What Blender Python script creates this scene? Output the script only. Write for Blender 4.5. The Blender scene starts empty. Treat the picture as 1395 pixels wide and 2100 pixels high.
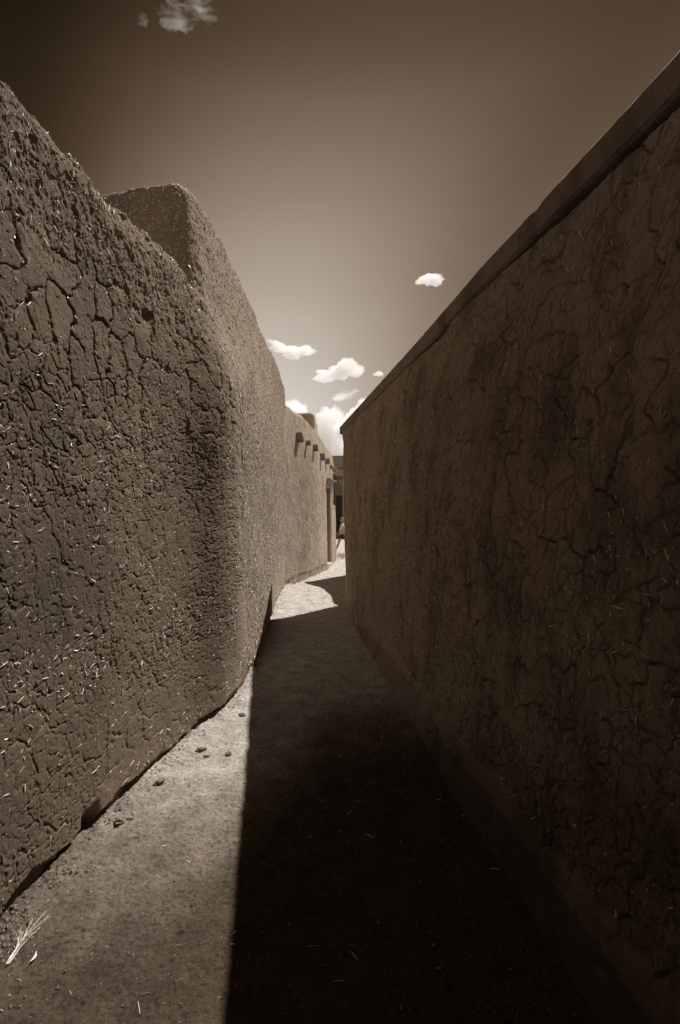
import bpy, bmesh, math, random
import numpy as np
from mathutils import Vector, Matrix, noise as mnoise

R = math.radians
random.seed(7)
rng = np.random.default_rng(7)
S = bpy.context.scene
COL = S.collection

# ------------------------------------------------------------------ camera
cam_d = bpy.data.cameras.new('camera')
cam = bpy.data.objects.new('camera', cam_d)
COL.objects.link(cam)
cam.location = (0, 0, 1.6)
cam.rotation_euler = (R(90), 0, 0)
cam_d.sensor_fit = 'HORIZONTAL'
cam_d.sensor_width = 24
cam_d.lens = 18
cam_d.shift_y = 0.0036
cam_d.clip_start = 0.02
cam_d.clip_end = 8000
S.camera = cam

# ------------------------------------------------------------------ sun and sky
SUN_H = Vector((0.400, 0.522))            # horizontal run towards the sun per metre of height
sun_elev = math.atan2(1, SUN_H.length)
sun_az = math.atan2(SUN_H.x, SUN_H.y)      # clockwise from +Y
sd = bpy.data.lights.new('sun', 'SUN')
sd.energy = 4.8
sd.angle = R(0.53)
sd.color = (1.0, 0.955, 0.90)
sun = bpy.data.objects.new('sun', sd)
COL.objects.link(sun)
sun.location = (8, 12, 25)
sun.rotation_euler = Vector((SUN_H.x, SUN_H.y, 1)).to_track_quat('Z', 'Y').to_euler()

W = bpy.data.worlds.new('World')
S.world = W
W.use_nodes = True
nt = W.node_tree
nt.nodes.clear()
sky = nt.nodes.new('ShaderNodeTexSky')
sky.sky_type = 'NISHITA'
sky.sun_disc = False
sky.sun_elevation = sun_elev
sky.sun_rotation = sun_az
sky.altitude = 2100
sky.air_density = 1.0
sky.dust_density = 1.2
sky.ozone_density = 1.0
# sepia toning of the daylight sky: its red-filtered brightness becomes a brown scale
sep = nt.nodes.new('ShaderNodeSeparateColor')
nt.links.new(sky.outputs[0], sep.inputs[0])
k = nt.nodes.new('ShaderNodeMath'); k.operation = 'MULTIPLY'; k.inputs[1].default_value = 1 / 1.3
nt.links.new(sep.outputs[0], k.inputs[0])
pw = nt.nodes.new('ShaderNodeMath'); pw.operation = 'POWER'; pw.inputs[1].default_value = 0.3
nt.links.new(k.outputs[0], pw.inputs[0])
# deep clear high-altitude sky: bright at the horizon, very dark towards the zenith
tcw = nt.nodes.new('ShaderNodeTexCoord')
sz = nt.nodes.new('ShaderNodeSeparateXYZ'); nt.links.new(tcw.outputs['Generated'], sz.inputs[0])
gr = nt.nodes.new('ShaderNodeValToRGB')
gr.color_ramp.interpolation = 'B_SPLINE'
ge = gr.color_ramp.elements
ge[0].position = 0.0; ge[0].color = (.56, .56, .56, 1)
ge[1].position = 1.0; ge[1].color = (.018, .018, .018, 1)
for p_, v_ in ((.19, .47), (.36, .36), (.45, .30), (.53, .235), (.63, .128), (.69, .076), (.78, .045)):
    e = ge.new(p_); e.color = (v_, v_, v_, 1)
nt.links.new(sz.outputs[2], gr.inputs[0])
lm = nt.nodes.new('ShaderNodeMath'); lm.operation = 'MULTIPLY'
nt.links.new(gr.outputs[0], lm.inputs[0]); nt.links.new(pw.outputs[0], lm.inputs[1])
ramp = nt.nodes.new('ShaderNodeValToRGB')
el = ramp.color_ramp.elements
el[0].position = 0.0; el[0].color = (0, 0, 0, 1)
el[1].position = 1.0; el[1].color = (1.02, 1.0, .97, 1)
for p_, c_ in ((.012, (.012, .0071, .0035, 1)), (.07, (.07, .044, .025, 1)), (.13, (.13, .091, .061, 1)), (.245, (.245, .189, .142, 1)), (.36, (.36, .302, .247, 1)), (.55, (.55, .505, .455, 1))):
    e = el.new(p_); e.color = c_
# painted corner falloff in the sky by direction, raised behind as fill
dq = nt.nodes.new('ShaderNodeVectorMath'); dq.operation = 'DOT_PRODUCT'
nt.links.new(tcw.outputs['Generated'], dq.inputs[0]); dq.inputs[1].default_value = (.8, .6, 0)
gq = nt.nodes.new('ShaderNodeValToRGB')
gq.color_ramp.interpolation = 'B_SPLINE'
qe = gq.color_ramp.elements
qe[0].position = 0.0; qe[0].color = (.80, .80, .80, 1)
qe[1].position = 1.0; qe[1].color = (.34, .34, .34, 1)
for p_, v_ in ((.25, .70), (.42, .30), (.49, .08), (.55, .12), (.60, .46), (.66, .88), (.71, 1), (.76, 1), (.815, .70), (.86, .38)):
    e = qe.new(p_); e.color = (v_, v_, v_, 1)
q01 = nt.nodes.new('ShaderNodeMath'); q01.operation = 'MULTIPLY_ADD'; q01.inputs[1].default_value = .5; q01.inputs[2].default_value = .5
nt.links.new(dq.outputs['Value'], q01.inputs[0])
nt.links.new(q01.outputs[0], gq.inputs[0])
lq = nt.nodes.new('ShaderNodeMath'); lq.operation = 'MULTIPLY'
nt.links.new(lm.outputs[0], lq.inputs[0]); nt.links.new(gq.outputs[0], lq.inputs[1])
nt.links.new(lq.outputs[0], ramp.inputs[0])
up = nt.nodes.new('ShaderNodeVectorMath'); up.operation = 'SCALE'; up.inputs['Scale'].default_value = 10.0
nt.links.new(ramp.outputs[0], up.inputs[0])
bg = nt.nodes.new('ShaderNodeBackground'); bg.inputs['Strength'].default_value = 0.1
nt.links.new(up.outputs[0], bg.inputs[0])
wo = nt.nodes.new('ShaderNodeOutputWorld')
nt.links.new(bg.outputs[0], wo.inputs[0])

S.view_settings.view_transform = 'Standard'
S.view_settings.look = 'None'
S.view_settings.exposure = 0.3
S.view_settings.gamma = 1.0
S.view_settings.use_curve_mapping = False
S.render.engine = 'CYCLES'
S.cycles.use_denoising = True
S.cycles.denoiser = 'OPENIMAGEDENOISE'
S.cycles.denoising_input_passes = 'RGB_ALBEDO_NORMAL'
S.cycles.denoising_prefilter = 'ACCURATE'
S.cycles.diffuse_bounces = 4
S.cycles.volume_bounces = 12
S.cycles.max_bounces = 12
S.cycles.volume_step_rate = 0.5
S.cycles.sample_clamp_indirect = 4.0

# ------------------------------------------------------------------ small helpers
def tag(o, label=None, cat=None, group=None, kind=None):
    if label: o['label'] = label
    if cat: o['category'] = cat
    if group: o['group'] = group
    if kind: o['kind'] = kind
    return o

def empty(name, loc, label=None, cat=None, group=None):
    o = bpy.data.objects.new(name, None)
    COL.objects.link(o)
    o.location = loc
    o.empty_display_size = 0.3
    return tag(o, label, cat, group)

def link(name, me, parent=None, mat=None):
    o = bpy.data.objects.new(name, me)
    COL.objects.link(o)
    if mat is not None:
        me.materials.append(mat)
    if parent is not None:
        o.parent = parent
        loc = Vector((0, 0, 0)); q = parent
        while q is not None:
            if q.type == 'EMPTY': loc = loc + q.location
            q = q.parent
        o.matrix_parent_inverse = Matrix.Translation(-loc) if parent.type == 'EMPTY' else Matrix.Identity(4)
    return o

def mesh_np(name, V, F, smooth=True):
    """V (n,3), F (m,k) with one face size."""
    V = np.ascontiguousarray(V, np.float32); F = np.ascontiguousarray(F, np.int32)
    me = bpy.data.meshes.new(name)
    m, kk = F.shape
    me.vertices.add(len(V)); me.vertices.foreach_set('co', V.ravel())
    me.loops.add(m * kk); me.loops.foreach_set('vertex_index', F.ravel())
    me.polygons.add(m)
    me.polygons.foreach_set('loop_start', np.arange(0, m * kk, kk, dtype=np.int32))
    me.polygons.foreach_set('loop_total', np.full(m, kk, np.int32))
    me.polygons.foreach_set('use_smooth', np.full(m, smooth, bool))
    me.update(calc_edges=True)
    return me

def grid_faces(nu, nv):
    i = np.arange(nu - 1)[:, None]; j = np.arange(nv - 1)[None, :]
    a = i * nv + j
    return np.stack([a, a + nv, a + nv + 1, a + 1], -1).reshape(-1, 4)

# ---- hashing, value noise, fbm, voronoi (numpy)
def hsh(ix, iy, s):
    x = (ix.astype(np.int64) * 374761393 + iy.astype(np.int64) * 668265263 + s * 2147483629 + 1013904223) & 0xffffffff
    x = ((x ^ (x >> 13)) * 1274126177) & 0xffffffff
    x = ((x ^ (x >> 16)) * 2246822519) & 0xffffffff
    x = x ^ (x >> 15)
    return (x & 0xffffff) / float(0x1000000)

def vnoise(x, y, s=0):
    xi = np.floor(x); yi = np.floor(y)
    fx = x - xi; fy = y - yi
    fx = fx * fx * fx * (fx * (fx * 6 - 15) + 10); fy = fy * fy * fy * (fy * (fy * 6 - 15) + 10)
    xi = xi.astype(np.int64); yi = yi.astype(np.int64)
    a = hsh(xi, yi, s); b = hsh(xi + 1, yi, s); c = hsh(xi, yi + 1, s); d = hsh(xi + 1, yi + 1, s)
    return (a + (b - a) * fx) * (1 - fy) + (c + (d - c) * fx) * fy     # 0..1

def fbm(x, y, s=0, o=4, g=0.5):
    r = 0; a = 1; t = 0
    for i in range(o):
        r = r + a * (vnoise(x, y, s + i * 17) - .5); t += a
        a *= g; x = x * 2.03 + 3.1; y = y * 2.03 + 7.7
    return r / t * 2                                                    # about -1..1

def sstep(a, b, x):
    t = np.clip((x - a) / (b - a), 0, 1)
    return t * t * (3 - 2 * t)

def voronoi(x, y, s=0, jit=.85):
    """edge distance (cell units), edge strength 0..1 (per pair of cells), cell id hash, offset to the cell point"""
    sh = x.shape; x = x.ravel(); y = y.ravel()
    xi = np.floor(x).astype(np.int64); yi = np.floor(y).astype(np.int64)
    best = np.full(x.shape, 9.); bx = np.zeros_like(x); by = np.zeros_like(x); bi = np.zeros_like(xi); bj = np.zeros_like(xi)
    for di in (-1, 0, 1):
        for dj in (-1, 0, 1):
            ci = xi + di; cj = yi + dj
            px = ci + .5 + jit * (hsh(ci, cj, s) - .5) - x; py = cj + .5 + jit * (hsh(ci, cj, s + 5) - .5) - y
            d = px * px + py * py
            m = d < best
            best = np.where(m, d, best); bx = np.where(m, px, bx); by = np.where(m, py, by)
            bi = np.where(m, ci, bi); bj = np.where(m, cj, bj)
    ed = np.full(x.shape, 9.); st = np.zeros_like(x)
    h0 = hsh(bi, bj, s + 11)
    for di in (-2, -1, 0, 1, 2):
        for dj in (-2, -1, 0, 1, 2):
            if di == 0 and dj == 0: continue
            ci = bi + di; cj = bj + dj
            px = ci + .5 + jit * (hsh(ci, cj, s) - .5) - x; py = cj + .5 + jit * (hsh(ci, cj, s + 5) - .5) - y
            ex = px - bx; ey = py - by
            L = np.sqrt(ex * ex + ey * ey) + 1e-9
            d = ((px + bx) * .5 * ex + (py + by) * .5 * ey) / L
            m = d < ed
            h1 = hsh(ci, cj, s + 11)
            pair = np.modf((h0 + h1) * 7.31)[0]
            st = np.where(m, pair, st); ed = np.where(m, d, ed)
    return ed.reshape(sh), st.reshape(sh), h0.reshape(sh), bx.reshape(sh), by.reshape(sh)

def crack_layer(u, v, cell, width, depth, s, sx=1.0, warp=.35, thr=.25, tilt=0.0, minor=0.0, sh=.25):
    x = u / (cell * sx); y = v / cell
    wx = fbm(x * .9, y * .9, s + 40, 3) * warp + fbm(x * 4, y * 4, s + 44, 2) * warp * .28
    wy = fbm(x * .9, y * .9, s + 60, 3) * warp + fbm(x * 4, y * 4, s + 64, 2) * warp * .28
    ed, st, h0, bx, by = voronoi(x + wx, y + wy, s)
    ed = ed * cell
    k_ = sstep(thr, thr + .45, st) * (1 - minor) + minor
    brk = .25 + .75 * sstep(-.45, .05, fbm(x * 1.1, y * 1.1, s + 80, 2))
    w = width * (.55 + .9 * vnoise(x * 2.2, y * 2.2, s + 90))
    h = -depth * k_ * brk * ((1 - sh) * np.exp(-(ed / w) ** 4) + sh * np.exp(-(ed / (2.6 * w)) ** 2))
    if tilt:
        ang = h0 * 6.283
        h = h + tilt * (bx * np.cos(ang) + by * np.sin(ang)) * sstep(0, width * 2, ed)
        h = h + tilt * .7 * (hsh((h0 * 1e6).astype(np.int64), np.zeros(h0.shape, np.int64), 3) - .5) * sstep(0, width * 1.5, ed)
    return h

# ---- plan paths
def chaikin(P, n=3):
    P = np.array(P, float)
    for _ in range(n):
        Q = [P[0]]
        for a, b in zip(P[:-1], P[1:]):
            Q += [a * .75 + b * .25, a * .25 + b * .75]
        Q.append(P[-1]); P = np.array(Q)
    return P

def sample_path(P, stepf):
    """resample polyline P with a step that depends on the place"""
    d = np.r_[0, np.cumsum(np.linalg.norm(np.diff(P, axis=0), axis=1))]
    s = 0; out = []
    while s < d[-1]:
        out.append(s)
        x = np.interp(s, d, P[:, 0]); y = np.interp(s, d, P[:, 1])
        s += stepf(x, y)
    out.append(d[-1])
    out = np.array(out)
    return np.c_[np.interp(out, d, P[:, 0]), np.interp(out, d, P[:, 1])], out

def plan_normals(B, s):
    tx = np.gradient(B[:, 0], s); ty = np.gradient(B[:, 1], s)
    L = np.hypot(tx, ty)
    return np.c_[ty / L, -tx / L]           # to the right of travel = outside

def adobe_surface(name, path, stepf, H, prof, vstep, disp, round_r=.14, thick=.36, smooth_n=3, zbot=-.06, sdir=None):
    """A plastered adobe wall as one closed-looking shell: front face, rounded parapet, top, inner face.
    H(x,y,s) wall height, prof(x,y,t) inward set-back for t=z/H, disp(u,z,H,x,y) relief height."""
    B, s = sample_path(chaikin(path, smooth_n), stepf)
    N = plan_normals(B, s)
    for _ in range(2):                       # soften the normals a little
        N[1:-1] = (N[:-2] + N[1:-1] * 2 + N[2:]) / 4
        N /= np.linalg.norm(N, axis=1)[:, None]
    Hs = H(B[:, 0], B[:, 1], s)
    Hmax = Hs.max()
    nf = int((Hmax - round_r - zbot) / vstep)
    tf = np.linspace(0, 1, nf)
    na = max(10, int(round_r * 1.57 / vstep)); ta = np.linspace(0, math.pi / 2, na + 1)[1:]
    X, Z = [], []
    top_d = prof(B[:, 0], B[:, 1], np.ones(len(B)))
    nu = len(B)
    zf = zbot + (Hs - round_r - zbot)[:, None] * tf[None]
    df = prof(B[:, 0][:, None] + 0 * zf, B[:, 1][:, None] + 0 * zf, zf / Hs[:, None])
    d0 = df[:, -1:]
    za = (Hs - round_r)[:, None] + round_r * np.sin(ta)[None]
    da = d0 + round_r * (1 - np.cos(ta))[None]
    nt_ = 8
    tt = np.linspace(0, 1, nt_ + 1)[1:]
    zt = Hs[:, None] + 0 * tt[None]
    dt = d0 + round_r + (thick - 2 * round_r) * tt[None]
    tb = ta[::2]
    zb = (Hs - round_r)[:, None] + round_r * np.cos(tb)[None]
    db = d0 + thick - round_r + round_r * np.sin(tb)[None]
    zc = (Hs - .6)[:, None]; dc = d0 + thick
    Zg = np.concatenate([zf, za, zt, zb, zc], 1); Dg = np.concatenate([df, da, dt, db, dc], 1)
    nv = Zg.shape[1]
    P = np.empty((nu, nv, 3))
    if sdir is None:
        P[..., 0] = B[:, 0][:, None] - N[:, 0][:, None] * Dg
        P[..., 1] = B[:, 1][:, None] - N[:, 1][:, None] * Dg
    else:                                    # set-back along a fixed plan direction, rounding along the normals
        Ds = np.minimum(Dg, d0); Dr = Dg - Ds
        P[..., 0] = B[:, 0][:, None] - sdir[0] * Ds - N[:, 0][:, None] * Dr
        P[..., 1] = B[:, 1][:, None] - sdir[1] * Ds - N[:, 1][:, None] * Dr
    P[..., 2] = Zg
    du = np.gradient(P, axis=0); dv = np.gradient(P, axis=1)
    NN = np.cross(du, dv); NN /= (np.linalg.norm(NN, axis=2)[..., None] + 1e-12)
    # profile arc length as the second surface coordinate
    vv = np.concatenate([np.zeros((nu, 1)), np.cumsum(np.hypot(np.diff(Zg, axis=1), np.diff(Dg, axis=1)), 1)], 1) + zbot
    U = np.repeat(s[:, None], nv, 1)
    h = disp(U, vv, Hs[:, None], P[..., 0], P[..., 1])
    P = P + NN * h[..., None]
    du = np.gradient(P, axis=0); dv = np.gradient(P, axis=1)
    N2 = np.cross(du, dv); N2 /= (np.linalg.norm(N2, axis=2)[..., None] + 1e-12)
    me = mesh_np(name, P.reshape(-1, 3), grid_faces(nu, nv))
    return me, P, N2, B, nf + na

def straw_mesh(name, P, N, n, lmin, lmax, wid, sel, lift=.0015, stick=.12, vert=.6, seed=1):
    """n short straws lying in the plaster, scattered over the grid P at indices chosen by sel(P)->weight"""
    r = np.random.default_rng(seed)
    nu, nv = P.shape[:2]
    # weight by area so that dense grids do not get more
    a = np.linalg.norm(np.cross(np.gradient(P, axis=0), np.gradient(P, axis=1)), axis=2) * sel(P)
    c = np.cumsum(a.ravel()); c /= c[-1]
    idx = np.searchsorted(c, r.random(n))
    p = P.reshape(-1, 3)[idx]; nn = N.reshape(-1, 3)[idx]
    up_ = np.array([0, 0, 1.0]); t1 = np.cross(up_, nn); t1 /= (np.linalg.norm(t1, axis=1)[:, None] + 1e-9)
    t2 = np.cross(nn, t1)
    ang = np.where(r.random(n) < vert, r.normal(1.35, .45, n), r.random(n) * 3.1416)
    d = t1 * np.cos(ang)[:, None] + t2 * np.sin(ang)[:, None] + nn * (np.abs(r.normal(0, stick, n)))[:, None]
    d /= np.linalg.norm(d, axis=1)[:, None]
    L = lmin + (lmax - lmin) * r.random(n) ** 2.4
    w = wid * (.5 + r.random(n))
    p = p + nn * lift + (r.random((n, 3)) - .5) * .004
    q = np.cross(d, nn); q /= (np.linalg.norm(q, axis=1)[:, None] + 1e-9)
    q2 = np.cross(d, q)
    a0 = p - d * (L / 2)[:, None]; b0 = p + d * (L / 2)[:, None]
    mid = p + nn * (L * .06 * r.random(n))[:, None]
    V = np.empty((n, 9, 3))
    for j, c0 in enumerate((a0, mid, b0)):
        for kk in range(3):
            th = kk * 2.0944
            V[:, j * 3 + kk] = c0 + (q * math.cos(th) + q2 * math.sin(th)) * (w * (.5 if j == 1 else .38))[:, None]
    base = np.array([[0, 1, 4, 3], [1, 2, 5, 4], [2, 0, 3, 5], [3, 4, 7, 6], [4, 5, 8, 7], [5, 3, 6, 8]])
    F = (np.arange(n)[:, None, None] * 9 + base[None]).reshape(-1, 4)
    return mesh_np(name, V.reshape(-1, 3), F, smooth=False)

# ------------------------------------------------------------------ materials
def newmat(name):
    m = bpy.data.materials.new(name); m.use_nodes = True
    t = m.node_tree
    b = t.nodes['Principled BSDF']
    b.inputs['Specular IOR Level'].default_value = 0.15
    return m, t, b

def nd(t, typ, **kw):
    n = t.nodes.new(typ)
    for a, b in kw.items():
        setattr(n, a, b)
    return n

def noise_node(t, scale, detail=4, rough=.55, vec=None):
    n = nd(t, 'ShaderNodeTexNoise'); n.inputs['Scale'].default_value = scale
    n.inputs['Detail'].default_value = detail; n.inputs['Roughness'].default_value = rough
    if vec is not None: t.links.new(vec, n.inputs['Vector'])
    return n

def ramp_node(t, fac, stops):
    r = nd(t, 'ShaderNodeValToRGB')
    e = r.color_ramp.elements
    e[0].position, e[0].color = stops[0][0], (*stops[0][1], 1)
    e[1].position, e[1].color = stops[-1][0], (*stops[-1][1], 1)
    for p_, c_ in stops[1:-1]:
        q = e.new(p_); q.color = (*c_, 1)
    t.links.new(fac, r.inputs[0])
    return r

TINT = (1.0, .815, .655)
def sep_c(a, t=TINT):
    return (a * t[0], a * t[1], a * t[2])

def clay_mat(name, a, var=.25, bump=.5, tint=TINT, grain=1.0, patch=None, stain=0.0, near_shade=0.0, grit=0.0):
    m, t, b = newmat(name)
    g = nd(t, 'ShaderNodeNewGeometry')
    n1 = noise_node(t, 1.3, 5, .6, g.outputs['Position'])
    n2 = noise_node(t, 26, 6, .65, g.outputs['Position'])
    n3 = noise_node(t, 240 * grain, 3, .6, g.outputs['Position'])
    mx = nd(t, 'ShaderNodeMath', operation='MULTIPLY_ADD')
    t.links.new(n1.outputs[0], mx.inputs[0]); mx.inputs[1].default_value = .5
    mm = nd(t, 'ShaderNodeMath', operation='MULTIPLY'); t.links.new(n2.outputs[0], mm.inputs[0]); mm.inputs[1].default_value = .3
    t.links.new(mm.outputs[0], mx.inputs[2])
    m3 = nd(t, 'ShaderNodeMath', operation='MULTIPLY_ADD'); t.links.new(n3.outputs[0], m3.inputs[0]); m3.inputs[1].default_value = .2
    t.links.new(mx.outputs[0], m3.inputs[2])
    r = ramp_node(t, m3.outputs[0], [(.3, sep_c(a * (1 - var), tint)), (.5, sep_c(a, tint)), (.7, sep_c(a * (1 + var), tint))])
    if stain:                                # damp and dirt patches with ragged outlines, drawn out downwards
        ms = nd(t, 'ShaderNodeMapping'); ms.inputs['Scale'].default_value = (1, 1, .55); t.links.new(g.outputs['Position'], ms.inputs[0])
        ns = noise_node(t, 3.4, 7, .68, ms.outputs[0])
        rs = ramp_node(t, ns.outputs[0], [(.50, (1, 1, 1)), (.60, (1 - stain,) * 3), (1, (1 - stain * 1.25,) * 3)])
        xs2 = nd(t, 'ShaderNodeMix', data_type='RGBA', blend_type='MULTIPLY'); xs2.inputs[0].default_value = 1
        t.links.new(r.outputs[0], xs2.inputs[6]); t.links.new(rs.outputs[0], xs2.inputs[7])
        class _o: outputs = [xs2.outputs[2]]
        r = _o
    if near_shade:                                 # painted shade: ragged darkening low at the near end of the wall
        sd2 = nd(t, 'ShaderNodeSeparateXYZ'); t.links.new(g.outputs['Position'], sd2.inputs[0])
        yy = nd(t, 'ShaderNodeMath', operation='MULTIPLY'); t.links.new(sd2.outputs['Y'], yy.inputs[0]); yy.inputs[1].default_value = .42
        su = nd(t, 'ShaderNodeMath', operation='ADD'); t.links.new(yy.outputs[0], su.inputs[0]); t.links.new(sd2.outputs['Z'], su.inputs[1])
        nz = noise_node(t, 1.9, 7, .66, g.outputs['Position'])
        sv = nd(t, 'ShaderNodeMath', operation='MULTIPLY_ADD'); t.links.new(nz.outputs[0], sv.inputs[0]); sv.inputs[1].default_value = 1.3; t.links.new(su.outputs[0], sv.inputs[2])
        md = nd(t, 'ShaderNodeMapRange'); md.inputs['From Min'].default_value = 2.0; md.inputs['From Max'].default_value = 2.45; md.inputs['To Min'].default_value = 1 - near_shade
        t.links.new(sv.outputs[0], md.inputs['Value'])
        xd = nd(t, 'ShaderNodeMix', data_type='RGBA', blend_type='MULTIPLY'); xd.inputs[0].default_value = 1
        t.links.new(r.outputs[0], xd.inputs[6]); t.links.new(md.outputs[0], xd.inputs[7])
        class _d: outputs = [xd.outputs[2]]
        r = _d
    if grit:                                 # sand grains and chaff in the mud
        ng = noise_node(t, 150, 3, .7, g.outputs['Position'])
        rg = ramp_node(t, ng.outputs[0], [(.30, (1 - grit,) * 3), (.46, (1, 1, 1)), (.60, (1, 1, 1)), (.74, (1 + grit * 1.3,) * 3)])
        xg = nd(t, 'ShaderNodeMix', data_type='RGBA', blend_type='MULTIPLY'); xg.inputs[0].default_value = 1
        t.links.new(r.outputs[0], xg.inputs[6]); t.links.new(rg.outputs[0], xg.inputs[7])
        class _g: outputs = [xg.outputs[2]]
        r = _g
    if patch:                                # shade painted over the nearest stretch, with an uneven edge
        so = nd(t, 'ShaderNodeSeparateXYZ'); t.links.new(g.outputs['Position'], so.inputs[0])
        po = nd(t, 'ShaderNodeMath', operation='MULTIPLY_ADD'); t.links.new(n1.outputs[0], po.inputs[0]); po.inputs[1].default_value = 1.6
        t.links.new(so.outputs['Y'], po.inputs[2])
        mo = nd(t, 'ShaderNodeMapRange'); mo.inputs['From Min'].default_value = 2.7; mo.inputs['From Max'].default_value = 3.9; mo.inputs['To Min'].default_value = .62
        t.links.new(po.outputs[0], mo.inputs['Value'])
        xo = nd(t, 'ShaderNodeMix', data_type='RGBA', blend_type='MULTIPLY'); xo.inputs[0].default_value = 1
        t.links.new(r.outputs[0], xo.inputs[6]); t.links.new(mo.outputs[0], xo.inputs[7])
        class _p: outputs = [xo.outputs[2]]
        r = _p
    if patch:                                # blends into the tall house's paler colour from y0 onwards
        sx = nd(t, 'ShaderNodeSeparateXYZ'); t.links.new(g.outputs['Position'], sx.inputs[0])
        pa = nd(t, 'ShaderNodeMath', operation='MULTIPLY_ADD'); t.links.new(n2.outputs[0], pa.inputs[0]); pa.inputs[1].default_value = .25
        t.links.new(sx.outputs['Y'], pa.inputs[2])
        mr = nd(t, 'ShaderNodeMapRange'); mr.inputs['From Min'].default_value = patch[0]; mr.inputs['From Max'].default_value = patch[1]
        t.links.new(pa.outputs[0], mr.inputs['Value'])
        mxp = nd(t, 'ShaderNodeMix', data_type='RGBA'); t.links.new(mr.outputs[0], mxp.inputs[0])
        t.links.new(r.outputs[0], mxp.inputs[6]); mxp.inputs[7].default_value = (*patch[2], 1)
        t.links.new(mxp.outputs[2], b.inputs['Base Color'])
    else:
        t.links.new(r.outputs[0], b.inputs['Base Color'])
    b.inputs['Roughness'].default_value = .92
    b1 = nd(t, 'ShaderNodeBump'); b1.inputs['Strength'].default_value = bump; b1.inputs['Distance'].default_value = .012
    b2 = nd(t, 'ShaderNodeBump'); b2.inputs['Strength'].default_value = bump; b2.inputs['Distance'].default_value = .004
    nb = noise_node(t, 60 * grain, 6, .7, g.outputs['Position'])
    t.links.new(nb.outputs[0], b1.inputs['Height'])
    t.links.new(n3.outputs[0], b2.inputs['Height'])
    t.links.new(b1.outputs[0], b2.inputs['Normal'])
    t.links.new(b2.outputs[0], b.inputs['Normal'])
    return m

M_near = clay_mat('mud_plaster_cracked', .215, .22, .45, (1, .76, .53), patch=(4.15, 4.80, sep_c(.37, (1, .80, .62))), grit=.25)
M_tall = clay_mat('mud_plaster_bleached', .37, .2, .6, (1, .80, .62), stain=.15, grit=.35)
M_far = clay_mat('mud_plaster_pale', .43, .22, .6, (1, .82, .65), .6, stain=.25, grit=.25)
M_right = clay_mat('mud_plaster_rough', .32, .3, .5, (1, .79, .58), stain=.38, near_shade=.5, grit=.6)
M_plinth = clay_mat('smooth_cement', .21, .2, .3, (1, .80, .62), stain=.3, near_shade=.62, grit=.3)
M_coping = clay_mat('coping_cement', .25, .25, .6, (1, .80, .63), stain=.3, grit=.5)
M_shade = clay_mat('mud_plaster_distant', .26, .2, .4)

def straw_mat(name, c):
    m, t, b = newmat(name)
    b.inputs['Roughness'].default_value = .45
    b.inputs['Specular IOR Level'].default_value = .5
    g = nd(t, 'ShaderNodeNewGeometry')
    r = ramp_node(t, g.outputs['Random Per Island'], [(0, tuple(x * .55 for x in c)), (.6, c), (1, tuple(min(1, x * 1.25) for x in c))])
    t.links.new(r.outputs[0], b.inputs['Base Color'])
    return m
M_straw = straw_mat('straw', (.92, .86, .76))
M_straw_dull = straw_mat('weathered_straw', (.66, .57, .45))

def wood_mat(name, a, tint=TINT):
    m, t, b = newmat(name)
    tc = nd(t, 'ShaderNodeTexCoord')
    mp = nd(t, 'ShaderNodeMapping'); mp.inputs['Scale'].default_value = (6, 40, 40)
    t.links.new(tc.outputs['Object'], mp.inputs[0])
    n = noise_node(t, 1.0, 5, .65, mp.outputs[0])
    r = ramp_node(t, n.outputs[0], [(.3, sep_c(a * .55, tint)), (.55, sep_c(a, tint)), (.75, sep_c(a * 1.35, tint))])
    t.links.new(r.outputs[0], b.inputs['Base Color'])
    b.inputs['Roughness'].default_value = .8
    bp = nd(t, 'ShaderNodeBump'); bp.inputs['Strength'].default_value = .5; bp.inputs['Distance'].default_value = .01
    t.links.new(n.outputs[0], bp.inputs['Height']); t.links.new(bp.outputs[0], b.inputs['Normal'])
    return m
M_viga = wood_mat('weathered_log', .30)
M_timber = wood_mat('grey_timber', .32, (1, .85, .72))
M_door = wood_mat('dark_door_wood', .07)
M_pale = wood_mat('pale_stone_like_wood', .62, (1, .93, .85))

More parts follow.
